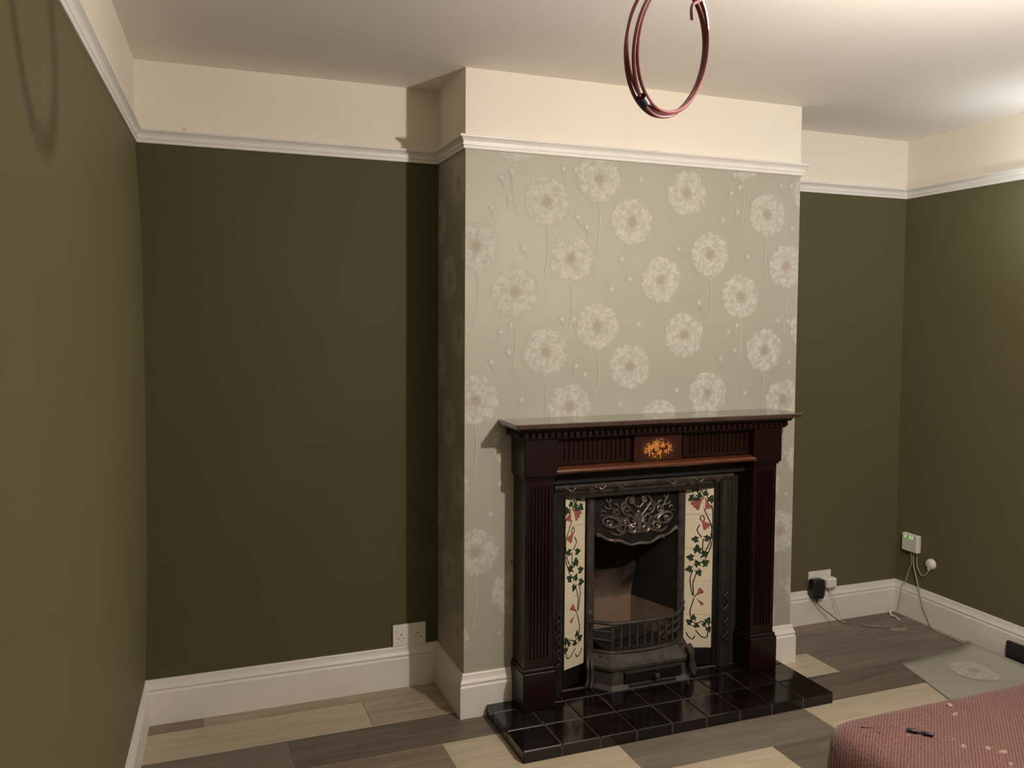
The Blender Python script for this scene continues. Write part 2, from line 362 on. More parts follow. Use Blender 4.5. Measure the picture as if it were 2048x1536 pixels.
# ------------------------------------------------------------------ dandelion print on the wallpaper
INK = {'white': (.56,.535,.47), 'pale': (.47,.445,.385), 'brown': (.34,.255,.20), 'stem': (.58,.55,.46)}
class Print:
    """motif drawn as ink cover on a fine square grid, then turned into one thin printed mesh"""
    def __init__(s, x0, x1, z0, z1, step):
        s.xs = np.arange(x0, x1+step, step); s.zs = np.arange(z0, z1+step, step)
        s.X, s.Z = np.meshgrid(s.xs, s.zs); s.c = np.zeros(s.X.shape+(3,)); s.a = np.zeros(s.X.shape)
    def lay(s, al, c):
        na = al+s.a*(1-al); w = np.where(na > 1e-6, al/np.maximum(na, 1e-6), 0)[..., None]
        s.c = s.c*(1-w)+np.array(c)*w; s.a = na
    def dot(s, x, z, r, c, a, hard=1.0): s.lay(a*np.clip((1-np.hypot(s.X-x, s.Z-z)/r)*hard, 0, 1), c)
    def stroke(s, pts, w, c, a):
        d = np.full(s.X.shape, 9.)
        for (x0, z0), (x1, z1) in zip(pts[:-1], pts[1:]):
            dx, dz = x1-x0, z1-z0; t = np.clip(((s.X-x0)*dx+(s.Z-z0)*dz)/(dx*dx+dz*dz+1e-12), 0, 1)
            d = np.minimum(d, np.hypot(s.X-x0-t*dx, s.Z-z0-t*dz))
        s.lay(a*np.clip(1.35*(1-d/w), 0, 1), c)
    def mesh(s, x0=-9, x1=9, z0=-9, z1=9):
        mb = MB(); mb.col = []; ids = -np.ones(s.X.shape, int)
        ok = (s.X >= x0) & (s.X <= x1) & (s.Z >= z0) & (s.Z <= z1)
        H_, W0 = s.X.shape
        for j in range(H_-1):
            for i in range(W0-1):
                if ok[j,i] and ok[j+1,i] and ok[j,i+1] and ok[j+1,i+1] and max(s.a[j,i], s.a[j+1,i], s.a[j,i+1], s.a[j+1,i+1]) > .012:
                    q = []
                    for jj, ii in ((j,i), (j,i+1), (j+1,i+1), (j+1,i)):
                        if ids[jj,ii] < 0:
                            ids[jj,ii] = len(mb.v); mb.v.append((s.X[jj,ii], 0, s.Z[jj,ii])); mb.col.append((*s.c[jj,ii], s.a[jj,ii]))
                        q.append(int(ids[jj,ii]))
                    mb.face(q)
        return mb
def dandelion(rnd, R=.094, step=.0027):
    p = Print(-R*1.12, R*1.12, -R*1.12, R*1.12, step)
    rr_ = np.hypot(p.X, p.Z)/R; th = np.arctan2(p.Z, p.X); ph = [rnd.uniform(0, 6.28) for _ in range(3)]
    edge = 1.04+.03*np.sin(17*th+ph[0])+.025*np.sin(29*th+ph[1])+.015*np.sin(7*th+ph[2])
    p.lay(.42*np.clip((edge-rr_)*6, 0, 1)*np.clip(.25+rr_*1.0, 0, 1), INK['pale'])
    for i in range(150):                                             # feathery parachutes, denser towards the rim
        r = R*math.sqrt(rnd.uniform(.10, .98)); t = 2.39996*i+rnd.uniform(-.3,.3)
        cx, cz = r*math.cos(t), r*math.sin(t); wd = rnd.uniform(.05,.10)*R; tilt = t+math.pi/2+rnd.uniform(-1.1,1.1); bend = rnd.uniform(.2,.7)*wd
        pts = []
        for q in (-1,-.3,.3,1): u = q*wd; v = -bend*q*q; pts.append((cx+u*math.cos(tilt)+v*math.cos(t), cz+u*math.sin(tilt)+v*math.sin(t)))
        p.stroke(pts, R*rnd.uniform(.045,.085), INK['white'], rnd.uniform(.25,.75)*(.55+.45*r/R))
        if i % 3 == 0: p.stroke([(cx*.7,cz*.7), (cx,cz)], R*.03, INK['white'], .22)
    for i in range(20):                                              # brownish heart
        t = 2*math.pi*(i+rnd.uniform(-.4,.4))/20; r = R*rnd.uniform(.16,.33)
        p.stroke([(R*.03*math.cos(t),R*.03*math.sin(t)), (r*math.cos(t),r*math.sin(t))], R*.032, INK['brown'], .38)
    p.dot(0, 0, R*.22, INK['brown'], .4); p.dot(0, 0, R*.07, INK['white'], .6)
    return p
def stem(rnd, R=.094, ln=.20):
    b1 = rnd.uniform(.006,.014)*rnd.choice((-1,1,1)); p = Print(-.03, .03, -R*1.0-ln-.01, -R*1.0, .0022)
    p.stroke([(b1*math.sin(math.pi*i/7)-b1*.8*(i/7)**2, -R*1.02-ln*i/7) for i in range(8)], .0032, INK['stem'], .62); return p
def seed(rnd):
    p = Print(-.022, .022, -.038, .02, .0022); p.dot(0, 0, .0095, INK['white'], .9, 1.4); a = rnd.uniform(0, 6.28)
    for i in range(6): t = a+i*1.05; p.stroke([(0,0), (.014*math.cos(t),.014*math.sin(t))], .0028, INK['white'], .6)
    p.stroke([(0,0), (.006*math.cos(a),-.016), (.014*math.cos(a),-.034)], .0024, INK['white'], .35)
    return p
PX, PZ = 1.055, .594
HEADS = [(.338,2.02,1), (.567,2.121,1), (.72,1.956,0), (.979,2.087,0), (.445,1.797,1), (.862,1.722,0), (.045,1.835,1), (.205,1.66,1)]
SEEDS = [(.463,.367),(.473,.181),(.514,.145),(.758,.35),(.147,.318),(.19,.345),(.108,.201),(.944,.072),(.714,.536),(.629,.492),(.619,.366),(1.049,.442),(.238,.051),(.182,.239),(.675,.02),(.408,.368)]
rnd = random.Random(3)
def put_print(mb, name, X, Z, lo, hi, side):
    c = mb.mesh(lo-X, hi-X, ZS+.002-Z, ZR-.001-Z)
    if len(c.f) < 3: return
    o = c.build(name, M['ink'], parent=breast, fixn=False)
    d = {'dandelion_print': .0007, 'stem_print': .0010, 'seed_print': .0013}[name]
    if side == 0: o.location = (X, -d, Z)
    elif side == 1: o.location = (-d, -X, Z); o.rotation_euler.z = -math.pi/2
    else: o.location = (W+.0007, X-W, Z); o.rotation_euler.z = math.pi/2
for ci in range(-1, 3):
    for cj in range(-4, 2):
        for hx, hz, st in HEADS:
            X, Z = hx+ci*PX, hz+cj*PZ
            if Z > 2.32 or Z < .05: continue
            for lo, hi, side in ((0, W, 0), (-DL, 0, 1)):
                if X < lo-.1 or X > hi+.1: continue
                if side == 0 and .25 < X < 1.33 and Z < 1.02: continue      # behind the surround
                s0 = rnd.random()
                put_print(dandelion(random.Random(s0)), 'dandelion_print', X, Z, lo, hi, side)
                if st and lo+.01 < X < hi-.01 and not (side == 0 and Z < 1.35 and .2 < X < 1.38):
                    put_print(stem(random.Random(s0+1)), 'stem_print', X, Z, lo, hi, side)
        for hx, hz in SEEDS:
            X, Z = hx+ci*PX, hz+cj*PZ+1.782
            for lo, hi, side in ((0, W, 0), (-DL, 0, 1)):
                if X < lo+.01 or X > hi-.01 or Z < .25 or Z > 2.16: continue
                if side == 0 and .15 < X < 1.42 and Z < 1.2: continue
                if any(math.hypot((X-a+PX/2) % PX-PX/2, (Z-c+PZ/2) % PZ-PZ/2) < .105 for a, c, _ in HEADS): continue
                put_print(seed(rnd), 'seed_print', X, Z, lo, hi, side)

# ------------------------------------------------------------------ hearth
HX0, HX1, HY0, HY1, HT = .085, 1.452, -.405, -.0, .045
hearth = tag(empty('tiled_hearth', (.7685, -.2, 0)), 'glossy dark oxblood tiled hearth slab in front of the fireplace', 'hearth')
b = MB(); b.box(HX0+.003, HY0+.003, 0, HX1-.003, -.021, HT-.003); b.box(.21, -.021, 0, 1.36, -.0, HT-.003); under(b.build('mortar_bed', M['grout']), hearth)
tw = (HX1-HX0)/9; ry = [HY0, -.250, -.098, -.0215]
for r in range(3):
    for i in range(9):
        q = MB(); hx, hy = tw/2-.0012, (ry[r+1]-ry[r])/2-.0012
        q.box(-hx, -hy, -HT if r == 0 or i in (0,8) else -.012, hx, hy, 0, bev=.0035)
        o = q.build('tile', M['hearth']); o.location = (HX0+tw*(i+.5), (ry[r]+ry[r+1])/2, HT+.0005*random.random()); under(o, hearth)
        if r == 0 or i in (0,8): o.location.z = HT+.0004

# ------------------------------------------------------------------ mahogany surround
SX0, SX1, LW = .205, 1.373, .117
sur = tag(empty('fireplace_surround', (.789, -.06, HT)), 'dark mahogany fire surround with mantel shelf and oval flower inlay', 'fireplace')
def sp(mb, name, mt, smooth=False): return under(mb.build(name, mt, smooth=smooth), sur)
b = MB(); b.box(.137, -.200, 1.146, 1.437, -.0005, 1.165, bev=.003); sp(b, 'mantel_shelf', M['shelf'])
def cornice(out0, z0, out1, z1, name):               # stepped moulding running round three sides
    q = MB()
    def ring(o, z): return [(SX0-o, -.0005, z), (SX0-o, -.125-o, z), (SX1+o, -.125-o, z), (SX1+o, -.0005, z)]
    steps = [(out0,z0)]+[(out0+(out1-out0)*(1-math.cos(t*math.pi/2)), z0+(z1-z0)*math.sin(t*math.pi/2)) for t in (.25,.5,.75,1)]
    n = 0
    for o, z in steps: q.v += ring(o, z)
    for i in range(len(steps)-1):
        for a in range(3): q.face((i*4+a, i*4+a+1, i*4+a+5, i*4+a+4))
        q.face((i*4+3, i*4, i*4+4, i*4+7))
    q.face((3,2,1,0)); k = 4*(len(steps)-1); q.face((k,k+1,k+2,k+3)); return sp(q, name, M['mahog_h'])
cornice(.038, 1.130, .057, 1.1455, 'cornice')
cornice(.022, 1.100, .030, 1.1295, 'dentil_band')
dm = None
def dent(x, y, rz):
    global dm
    if dm is None:
        q = MB(); q.box(-.0065, -.009, -.0085, .0065, .004, .0085); o = q.build('dentil', M['mahog_h']); dm = o.data
    else:
        o = bpy.data.objects.new('dentil', dm); COL.objects.link(o)
    o.location = (x, y, 1.1175); o.rotation_euler.z = rz; under(o, sur)
N = 46
for i in range(N): dent(SX0-.028+(SX1-SX0+.056)*(i+.5)/N, -.1535, 0)
for i in range(5):
    for sgn, x in ((-1, SX0-.029), (1, SX1+.029)): dent(x, -.018-.0266*i, sgn*math.pi/2)
def fluted(name, x0, x1, yb, yf, z0, z1, n, mt, margin=.010, end=.014, depth=.006):
    """board whose face carries stopped vertical flutes"""
    q = MB(); q.box(x0, yf+depth, z0, x1, yb, z1)
    q.box(x0, yf, z0, x1, yf+depth, z0+end); q.box(x0, yf, z1-end, x1, yf+depth, z1)
    q.box(x0, yf, z0+end, x0+margin, yf+depth, z1-end); q.box(x1-margin, yf, z0+end, x1, yf+depth, z1-end)
    p = (x1-x0-2*margin)/n
    for i in range(n+1):
        c = x0+margin+p*i; w_ = p*.22
        a0, a1 = max(c-w_, x0+margin), min(c+w_, x1-margin)
        if a1 > a0: q.prism([(a0,yf+depth),(a0+.0012,yf),(a1-.0012,yf),(a1,yf+depth)], z0+end, z1-end, 2)
        if i < n:                                   # rounded lower stop of the groove
            q.prism([(c+w_,yf),(c+p-w_,yf),(c+p-w_,yf+depth),(c+w_,yf+depth)], z0+end, z0+end+.003, 2)
    return sp(q, name, mt)
for x0, x1 in ((SX0, SX0+LW), (SX1-LW, SX1)):
    fluted('pilaster', x0, x1, -.0005, -.120, .205, .945, 6, M['mahog'], margin=.016, end=.035)
    q = MB(); q.box(x0-.010, -.137, HT+.001, x1+.010, -.0005, .192, bev=.003); q.box(x0-.006, -.131, .192, x1+.006, -.0005, .206, bev=.003); sp(q, 'plinth_block', M['mahog'])
    q = MB(); q.box(x0-.012, -.140, .953, x1+.012, -.0005, 1.100, bev=.003); q.box(x0-.006, -.130, .943, x1+.006, -.0005, .953, bev=.002); sp(q, 'capital_block', M['mahog'])
IX0, IX1 = SX0+LW, SX1-LW
q = MB(); q.box(IX0, -.095, .985, IX1, -.0005, 1.100); sp(q, 'frieze_board', M['mahog_h'])
fluted('fluted_panel', IX0+.018, .664, -.094, -.106, .990, 1.096, 14, M['mahog_h'], margin=.018, end=.010)
fluted('fluted_panel', .912, IX1-.018, -.094, -.106, .990, 1.096, 14, M['mahog_h'], margin=.018, end=.010)
q = MB(); q.box(.676, -.117, .984, .900, -.094, 1.100, bev=.002); tb = sp(q, 'centre_tablet', M['mahog_r'])
q = MB(); q.prism([(x, z) for x, z in ((-.096,.958),(-.136,.960),(-.143,.966),(-.143,.973),(-.138,.979),(-.128,.983),(-.096,.985))], IX0+.004, IX1-.004, 0); sp(q, 'bolection_moulding', M['mahog_lit'], True)
q = MB(); q.box(IX0-.01, -.060, .905, IX1+.01, -.0005, .957); q.box(IX0-.02, -.014, HT, .358, -.0005, .906); q.box(1.212, -.014, HT, IX1+.02, -.0005, .906); sp(q, 'black_slip', M['soot'])
# oval marquetry
IC = Vector((.788, -.1178, 1.034))
q = MB(); q.prism([(IC.x+.081*math.cos(t*math.pi/24), IC.z+.047*math.sin(t*math.pi/24)) for t in range(48)], -.1176, -.1168, 1); ov = q.build('oval_veneer', M['inlaybg'], parent=tb)
rr = random.Random(11); q = MB()
def petal(cx, cz, ang, ln, wd, y):
    pts = []
    for t, s in ((0,0), (.3,.8), (.6,1), (.85,.6), (1,0), (.85,-.6), (.6,-1), (.3,-.8)):
        u, v = ln*t, wd*s*.5; pts.append((cx+u*math.cos(ang)-v*math.sin(ang), y, cz+u*math.sin(ang)+v*math.cos(ang)))
    n = len(q.v); q.v += pts; q.face(list(range(n, n+8)))
for fx, fz, fr, n in ((-.010,.010,.021,9), (.020,.014,.015,7), (-.034,.004,.014,7), (.052,.006,.013,7), (-.058,-.006,.012,6), (.005,-.016,.015,7), (.035,-.014,.012,6), (-.028,-.022,.011,6), (-.008,.030,.010,5)):
    for i in range(n): petal(IC.x+fx, IC.z+fz, 2*math.pi*i/n+rr.random()*.5, fr*rr.uniform(.8,1.15), fr*.42, -.11785-.00004*rr.random())
for i in range(60):
    t = rr.uniform(0, 6.28); petal(IC.x+.058*math.cos(t)*rr.uniform(.55,1), IC.z+.031*math.sin(t)*rr.uniform(.6,1), t+rr.uniform(-1,1), .015, .0065, -.1179)
o = q.build('inlay_flowers', M['inlay'], parent=tb, fixn=False); o['label'] = 'golden marquetry flowers'
q = MB(); ts = bez([(SX0-.0005,-.018,.612), (SX0-.012,-.018,.606), (SX0-.014,-.018,.596), (SX0-.007,-.018,.590), (SX0-.001,-.018,.594)], 5); q.tube(ts, .0016, 6); sp(q, 'cup_hook', M['irond'], True)

# ------------------------------------------------------------------ cast-iron insert
XC = .785
ins = tag(empty('cast_iron_insert', (XC, 0, HT)), 'cast iron fireplace insert with floral side tiles inside the mahogany surround', 'fireplace insert')
def ip(mb, name, mt, smooth=False): return under(mb.build(name, mt, smooth=smooth), ins)
def mir(s, x): return XC+s*(x-XC)
for s in (-1, 1):
    q = MB()                                         # outer frame strip with beads
    prof = [(1.214,-.001), (1.214,-.030), (1.208,-.040), (1.200,-.043), (1.192,-.036), (1.184,-.040), (1.176,-.036), (1.168,-.032), (1.160,-.022), (1.158,-.001)]
    q.prism([(mir(s,x), yy) for x, yy in prof], HT, .868, 2); fr = ip(q, 'frame_strip', M['irond'])
    q = MB()                                         # cast leaf scroll on the strip's foot
    for cz in (.17,.23,.29,.35):
        sc = [(mir(s,1.187+.013*math.sin(t*.9)), -.044, cz-.03+.06*t/8) for t in range(9)]
        q.tube(sc, [.001+.004*math.sin(math.pi*(t+.5)/9) for t in range(9)], 6)
        sc = [(mir(s,1.187-.012*math.sin(t*.9)), -.043, cz-.03+.06*t/8) for t in range(9)]
        q.tube(sc, .002, 6)
    q.build('cast_scroll', M['irond'], parent=fr, smooth=True)
    # plain iron under and over the tiles following the splay, and the step beside them
    q = MB()
    for z0, z1 in ((HT, .118), (.848, .885)):
        q.prism([(mir(s,XC+.242),.046), (mir(s,XC+.375),-.006), (mir(s,XC+.375),.03), (mir(s,XC+.242),.08)], z0, z1, 2)
    q.prism([(mir(s,XC+.357),.004), (mir(s,XC+.357),-.008), (mir(s,XC+.376),-.012), (mir(s,XC+.376),.004)], HT, .87, 2)
    ip(q, 'tile_surround', M['iron'])
    q = MB(); q.prism([(mir(s,XC+a), c) for a, c in ((.236,.07),(.237,.034),(.231,.028),(.209,.028),(.203,.034),(.203,.07))], HT, .852, 2); ip(q, 'inner_column', M['grate'])
    q = MB(); q.prism([(mir(s,XC+.2365),.060), (mir(s,XC+.2435),.050), (mir(s,XC+.2435),.07), (mir(s,XC+.2365),.07)], HT, .86, 2); ip(q, 'tile_bead', M['soot'])
# ivory tiles with the moulded climbing flower
inn = Vector((XC+.242, .045)); out = Vector((XC+.357, 0.)); tw_ = (out-inn).length; te = (out-inn)/tw_; tn = Vector((te.y, -te.x))
def tp(s, u, z, off=.0):
    p = inn+te*(u*tw_)+tn*off; return (mir(s, p.x), p.y, z)
TZ0 = .119; TH = .1475
for s in (-1, 1):
    for i in range(5):
        q = MB(); z0 = TZ0+TH*i+.0006; z1 = z0+TH-.0012
        P = []
        for off, ins_ in ((-.008,0), (.0,0), (.0015,.0016)):
            for u, z in ((ins_/tw_,z0+ins_), (1-ins_/tw_,z0+ins_), (1-ins_/tw_,z1-ins_), (ins_/tw_,z1-ins_)): P.append(tp(s,u,z,off))
        q.v = P
        for a in range(2):
            for k in range(4): q.face((a*4+k, a*4+(k+1) % 4, a*4+4+(k+1) % 4, a*4+4+k))
        q.face((8,9,10,11)); q.face((3,2,1,0)); ip(q, 'tile', M['tile'])
STEMS = [[(.109,.187),(.202,.168),(.338,.159),(.426,.174)],[(.523,.229),(.671,.238),(.793,.225)],[(.438,.198),(.651,.17),(.832,.167),(.888,.195)],
 [(.265,.255),(.231,.281),(.301,.315),(.372,.342)],[(.372,.346),(.533,.365)],[(.311,.353),(.229,.402),(.225,.432),(.295,.462)],[(.341,.353),(.337,.379),(.324,.409),(.446,.455)],
 [(.627,.541),(.654,.605)],[(.736,.513),(.921,.568),(.953,.594)],[(.571,.518),(.86,.579),(.97,.642)],[(.597,.611),(.449,.636),(.447,.649),(.527,.665)],
 [(.661,.737),(.811,.696),(.94,.658),(.975,.598)],[(.926,.753),(.972,.722),(.975,.658),(.926,.619)],[(.506,.809),(.567,.814),(.651,.804)],[(.545,.686),(.543,.699),(.614,.705),(.677,.697),(.669,.681)]]
LEAVES = [(.25,.232,.9,2.6),(.434,.221,.8,-.4),(.356,.250,.8,1.6),(.862,.235,.95,1.2),(.888,.207,.8,-1.2),(.764,.222,.6,2.8),(.22,.470,.95,3.3),(.504,.458,.9,-1.1),(.709,.495,1.0,.5),(.471,.490,.9,2.0),
 (.252,.520,.95,3.0),(.454,.552,1.1,1.6),(.673,.536,.9,.4),(.41,.601,.9,3.1),(.767,.606,.9,0.1),(.262,.785,.95,3.8),(.351,.822,1.1,1.5),(.417,.780,1.0,-1.4),(.467,.797,.8,-.5),(.713,.799,.8,1.5),(.885,.774,1.0,1.2)]
W_ = tw_
for s in (-1, 1):
    for st in STEMS:
        q = MB(); pts = bez([Vector((u*W_, z, 0)) for u, z in st], 6); n = len(pts); hw = .0025
        for i, p in enumerate(pts):
            d = (pts[min(i+1,n-1)]-pts[max(i-1,0)]).normalized(); nx, nz = -d.y, d.x
            for k, off in ((-1,.0016),(0,.0026),(1,.0016)): q.v.append(tp(s, min(max((p.x+nx*hw*k)/W_,.01),.99), p.y+nz*hw*k, off))
        for i in range(n-1):
            for k in (0,1): a = i*3+k; q.face((a, a+1, a+4, a+3))
        ip(q, 'vine_stem', M['stem'])
    for u, z, sz, an in LEAVES:
        q = MB(); R_ = .0215*sz; c = q.vert(tp(s,u,z,.0028)); rim = []
        for k in range(15):
            t = an+2*math.pi*k/15; lob = (.42+.58*abs(math.cos(2.5*(t-an)))) * (1.25 if k in (0,1,14) else .92)
            if k in (7,8): lob *= .4
            rim.append(q.vert(tp(s, min(max(u+R_*lob*math.cos(t)/W_,.005),.995), z+R_*lob*math.sin(t), .0016)))
        for k in range(15): q.face((c, rim[k], rim[(k+1) % 15]))
        ip(q, 'painted_leaf', M['leaf'])
    def bell(tu, tz, ang, ln, wd, name='painted_flower', mt='flower'):
        q = MB(); pts = []
        for t, w in ((0,.12),(.3,.22),(.55,.5),(.8,.85),(.95,1)): pts.append((t,-w))
        pts += [(1.08,-.6),(.98,-.3),(1.12,0),(.98,.3),(1.08,.6)]
        for t, w in ((.95,1),(.8,.85),(.55,.5),(.3,.22),(0,.12)): pts.append((t,w))
        c = q.vert(tp(s, tu+(ln*.6*math.cos(ang))/W_, tz+ln*.6*math.sin(ang), .003)); ids = []
        for t, w in pts:
            a, b_ = ln*t, wd*w*.5; uu = tu+(a*math.cos(ang)-b_*math.sin(ang))/W_
            ids.append(q.vert(tp(s, min(max(uu,.005),.995), tz+a*math.sin(ang)+b_*math.cos(ang), .0017)))
        for k in range(len(ids)): q.face((c, ids[k], ids[(k+1) % len(ids)]))
        ip(q, name, M[mt])
    bell(.40,.350,.75,.040,.030); bell(.44,.340,-.75,.040,.016)          # lower flower and bud
    bell(.545,.690,-.85,.048,.040)                                     # middle bell
    bell(.66,.788,-2.35,.060,.050); bell(.70,.785,-1.25,.050,.032); bell(.672,.785,-1.62,.044,.007, 'petal_highlight', 'tile')
# top rail (cast moulding with reeds and leaves)
q = MB(); q.prism([(-.002,.850), (-.012,.850), (-.018,.860), (-.024,.866), (-.040,.874), (-.050,.886), (-.050,.892), (-.044,.897), (-.002,.900)], .362, 1.208, 0); tr = ip(q, 'top_rail', M['steel'])
q = MB()
def reed(x, w=.0016): q.tube([(x,-.024,.866), (x,-.040,.8745), (x,-.0505,.888)], w, 5)
for i in range(5):
    for s in (-1, 1): reed(mir(s, XC+.405-.010*i))
for i in range(17): reed(XC-.072+.009*i)
for s in (-1, 1):
    for c, sg in ((.335,1), (.27,-1), (.20,1), (.135,-1)):
        pts = [(mir(s, XC+c-.025+.05*t/10), -.039-.006*math.sin(math.pi*t/10), .879+sg*.010*math.sin(2*math.pi*t/10)) for t in range(11)]
        q.tube(pts, [.001+.003*math.sin(math.pi*(t+.5)/11) for t in range(11)], 6)
    for c in (.365,.24,.105): q.lathe([(.006,-.002),(.005,.003),(0,.005)], (mir(s,XC+c),-.043,.881), (0,-.8,.5), 8)
o = q.build('cast_ornament', M['steel'], parent=tr, smooth=True); o['kind'] = 'stuff'
q = MB(); q.box(XC-.375, -.006, .83, XC+.375, .03, .852); q.box(XC-.24, .03, .826, XC+.24, .08, .90); ip(q, 'head_plate', M['irond'])
# hood plate, lip and scrollwork
q = MB(); nseg = 24
for yy, zt in ((.046,.86), (.058,.86)):
    for i in range(nseg+1): x = -.205+.41*i/nseg; q.v += [(XC+x, yy-.030*math.cos(x/.205*1.3), .612+.055*(abs(x)/.205)**1.7), (XC+x, yy, zt)]
K = 2*(nseg+1)
for i in range(nseg):
    a = 2*i; q.face((a, a+2, a+3, a+1)); q.face((K+a, K+a+1, K+a+3, K+a+2)); q.face((a, K+a, K+a+2, a+2))
hood = ip(q, 'hood', M['iron'], True)
def hy(x, z):                                         # hood face depth
    f = max(0, (.86-z)/.248); return .046-.030*math.cos(min(abs(x)/.205,1)*1.3)*f
q = MB(); lip = []
for i in range(33):
    x = -.19+.38*i/32; zc = .612+.055*(abs(x)/.205)**1.7+.004*math.cos(i*.78); lip.append((XC+x, hy(x,zc)-.006, zc))
q.tube(lip, [.0085 if i in (0,1,31,32) else .0055+.0015*abs(math.cos(i*.39)) for i in range(33)], 8)
for x in (-.19,.19,-.115,.115): zc = .612+.055*(abs(x)/.205)**1.7; q.lathe([(0,-.009),(.007,-.007),(.010,0),(.007,.007),(0,.009)], (XC+x, hy(x,zc)-.008, zc), (0,1,0), 10)
q.build('hood_lip', M['steel'], parent=hood, smooth=True)
q = MB()
def scroll(pts, r0, r1=None):
    r1 = r0*.55 if r1 is None else r1
    for s in (-1, 1):
        P = bez([Vector((x, z, 0)) for x, z in pts], 7); n = len(P)
        q.tube([(XC+s*p.x, hy(p.x,p.y)-.006, p.y) for p in P], [1.4*r1+1.35*(r0-r1)*math.sin(math.pi*(i+.5)/n) for i in range(n)], 7)
def spiral(cx, cz, r, turns, a0, dirn, tail=()):
    pts = [(cx+r*(1-.75*t/14)*math.cos(a0+dirn*turns*2*math.pi*t/14), cz+r*(1-.75*t/14)*math.sin(a0+dirn*turns*2*math.pi*t/14)) for t in range(15)]
    return list(tail)+pts
scroll([(.160,.700),(.168,.718),(.150,.733),(.118,.728),(.095,.712),(.100,.694),(.130,.688),(.158,.698)], .0055)       # outer loops
scroll(spiral(.082,.685,.024,1.4,1.2,-1,[(.030,.735),(.060,.722)]), .005)
scroll(spiral(.030,.676,.020,1.4,1.9,-1,[(.0,.735),(.012,.710)]), .0055)
scroll(spiral(.105,.748,.017,1.3,-.5,1,[(.050,.715),(.085,.722)]), .0045)
scroll(spiral(.055,.758,.020,1.2,-1.2,1,[(.010,.705),(.035,.728)]), .0045)
scroll([(.0,.720),(.035,.752),(.062,.785),(.045,.812),(.020,.800),(.022,.780)], .005)
scroll([(.0,.760),(.022,.778),(.030,.800),(.012,.822),(.0,.835)], .004)
scroll([(.010,.820),(.024,.838),(.014,.848),(.004,.838)], .0045)
scroll([(.0,.655),(.004,.69),(.002,.73)], .006)
scroll([(.110,.752),(.128,.770),(.140,.792),(.150,.800)], .0042)
scroll([(.128,.766),(.148,.768),(.160,.778)], .004); scroll([(.140,.788),(.128,.802),(.134,.812)], .004)
scroll([(.150,.752),(.166,.760),(.176,.752)], .0035); scroll([(.162,.742),(.180,.738)], .0035)
scroll([(.060,.665),(.105,.655),(.140,.672)], .004)
for k in range(5):                                    # shell of short petals in the middle
    t = math.radians(90-19*k); scroll([(.006*math.cos(t),.700+.006*math.sin(t)), (.022*math.cos(t),.700+.024*math.sin(t)), (.036*math.cos(t),.700+.040*math.sin(t))], .0050, .0022)
scroll(spiral(.140,.708,.015,1.3,2.4,1), .0042); scroll(spiral(.060,.700,.016,1.3,.4,1), .0042); scroll(spiral(.030,.790,.013,1.2,2.8,-1), .0040)
scroll([(.062,.735),(.078,.752),(.080,.772),(.070,.786),(.060,.778)], .0042); scroll([(.088,.765),(.104,.782),(.118,.784)], .0038); scroll([(.0,.668),(.020,.660),(.045,.664),(.060,.672)], .0042)
for x, z, r in ((.0,.742,.011), (.0,.765,.008), (.0,.848,.008), (.020,.852,.006), (.148,.804,.007), (.158,.776,.006)):
    for s in ((-1, 1) if x else (1,)): q.lathe([(r*.9,-.001),(r,.003),(r*.6,.007),(0,.008)], (XC+s*x, hy(x,z)-.003, z), (0,-1,0), 8)
q.build('hood_scrollwork', M['steel'], parent=hood, smooth=True)
# firebox
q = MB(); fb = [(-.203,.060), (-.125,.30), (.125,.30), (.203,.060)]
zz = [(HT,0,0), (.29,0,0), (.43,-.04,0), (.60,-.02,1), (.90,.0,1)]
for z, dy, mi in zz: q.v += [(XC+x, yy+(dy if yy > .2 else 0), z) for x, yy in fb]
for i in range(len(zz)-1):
    for a in range(3): q.face((i*4+a, i*4+a+1, i*4+a+5, i*4+a+4), 0 if (a == 1 and i < 2) or i < 1 else 1)  # upper faces and cheeks blackened for soot and the hood's shade
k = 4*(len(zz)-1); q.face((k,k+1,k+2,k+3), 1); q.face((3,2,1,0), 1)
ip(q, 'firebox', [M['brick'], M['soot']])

# ------------------------------------------------------------------ fire basket front and ash cover
gr = tag(empty('fire_grate', (XC, -.03, HT)), 'small cast iron fire basket with upright bars and ash cover on the hearth', 'fire grate')
def gp(mb, name, mt='grate', smooth=True): return under(mb.build(name, M[mt], smooth=smooth), gr)
plan = [(-.222,.036), (-.150,-.022), (-.075,-.034), (0,-.038), (.075,-.034), (.150,-.022), (.222,.036)]
pl = bez([Vector((x,yy,0)) for x, yy in plan], 6)
for z, r in ((.298,.0085), (.262,.0055), (.226,.0055), (.176,.007)):
    if z in (.262,.226):
        for s in (-1, 1): q = MB(); q.tube([(XC+s*.222,.036,z), (XC+s*.150,-.022,z)], r, 7); gp(q, 'cheek_bar')
    else: q = MB(); q.tube([(XC+p.x, p.y, z) for p in pl], r, 8); gp(q, 'top_bar' if z > .25 else 'bottom_bar')
for s in (-1, 1):
    q = MB(); q.lathe([(.012,.09),(.012,.11),(.008,.115),(.008,.29),(.012,.295),(.013,.305),(.009,.315),(.012,.325),(.013,.334),(.008,.345),(0,.349)], (XC+s*.224,.030,0), (0,0,1), 12); gp(q, 'corner_post')
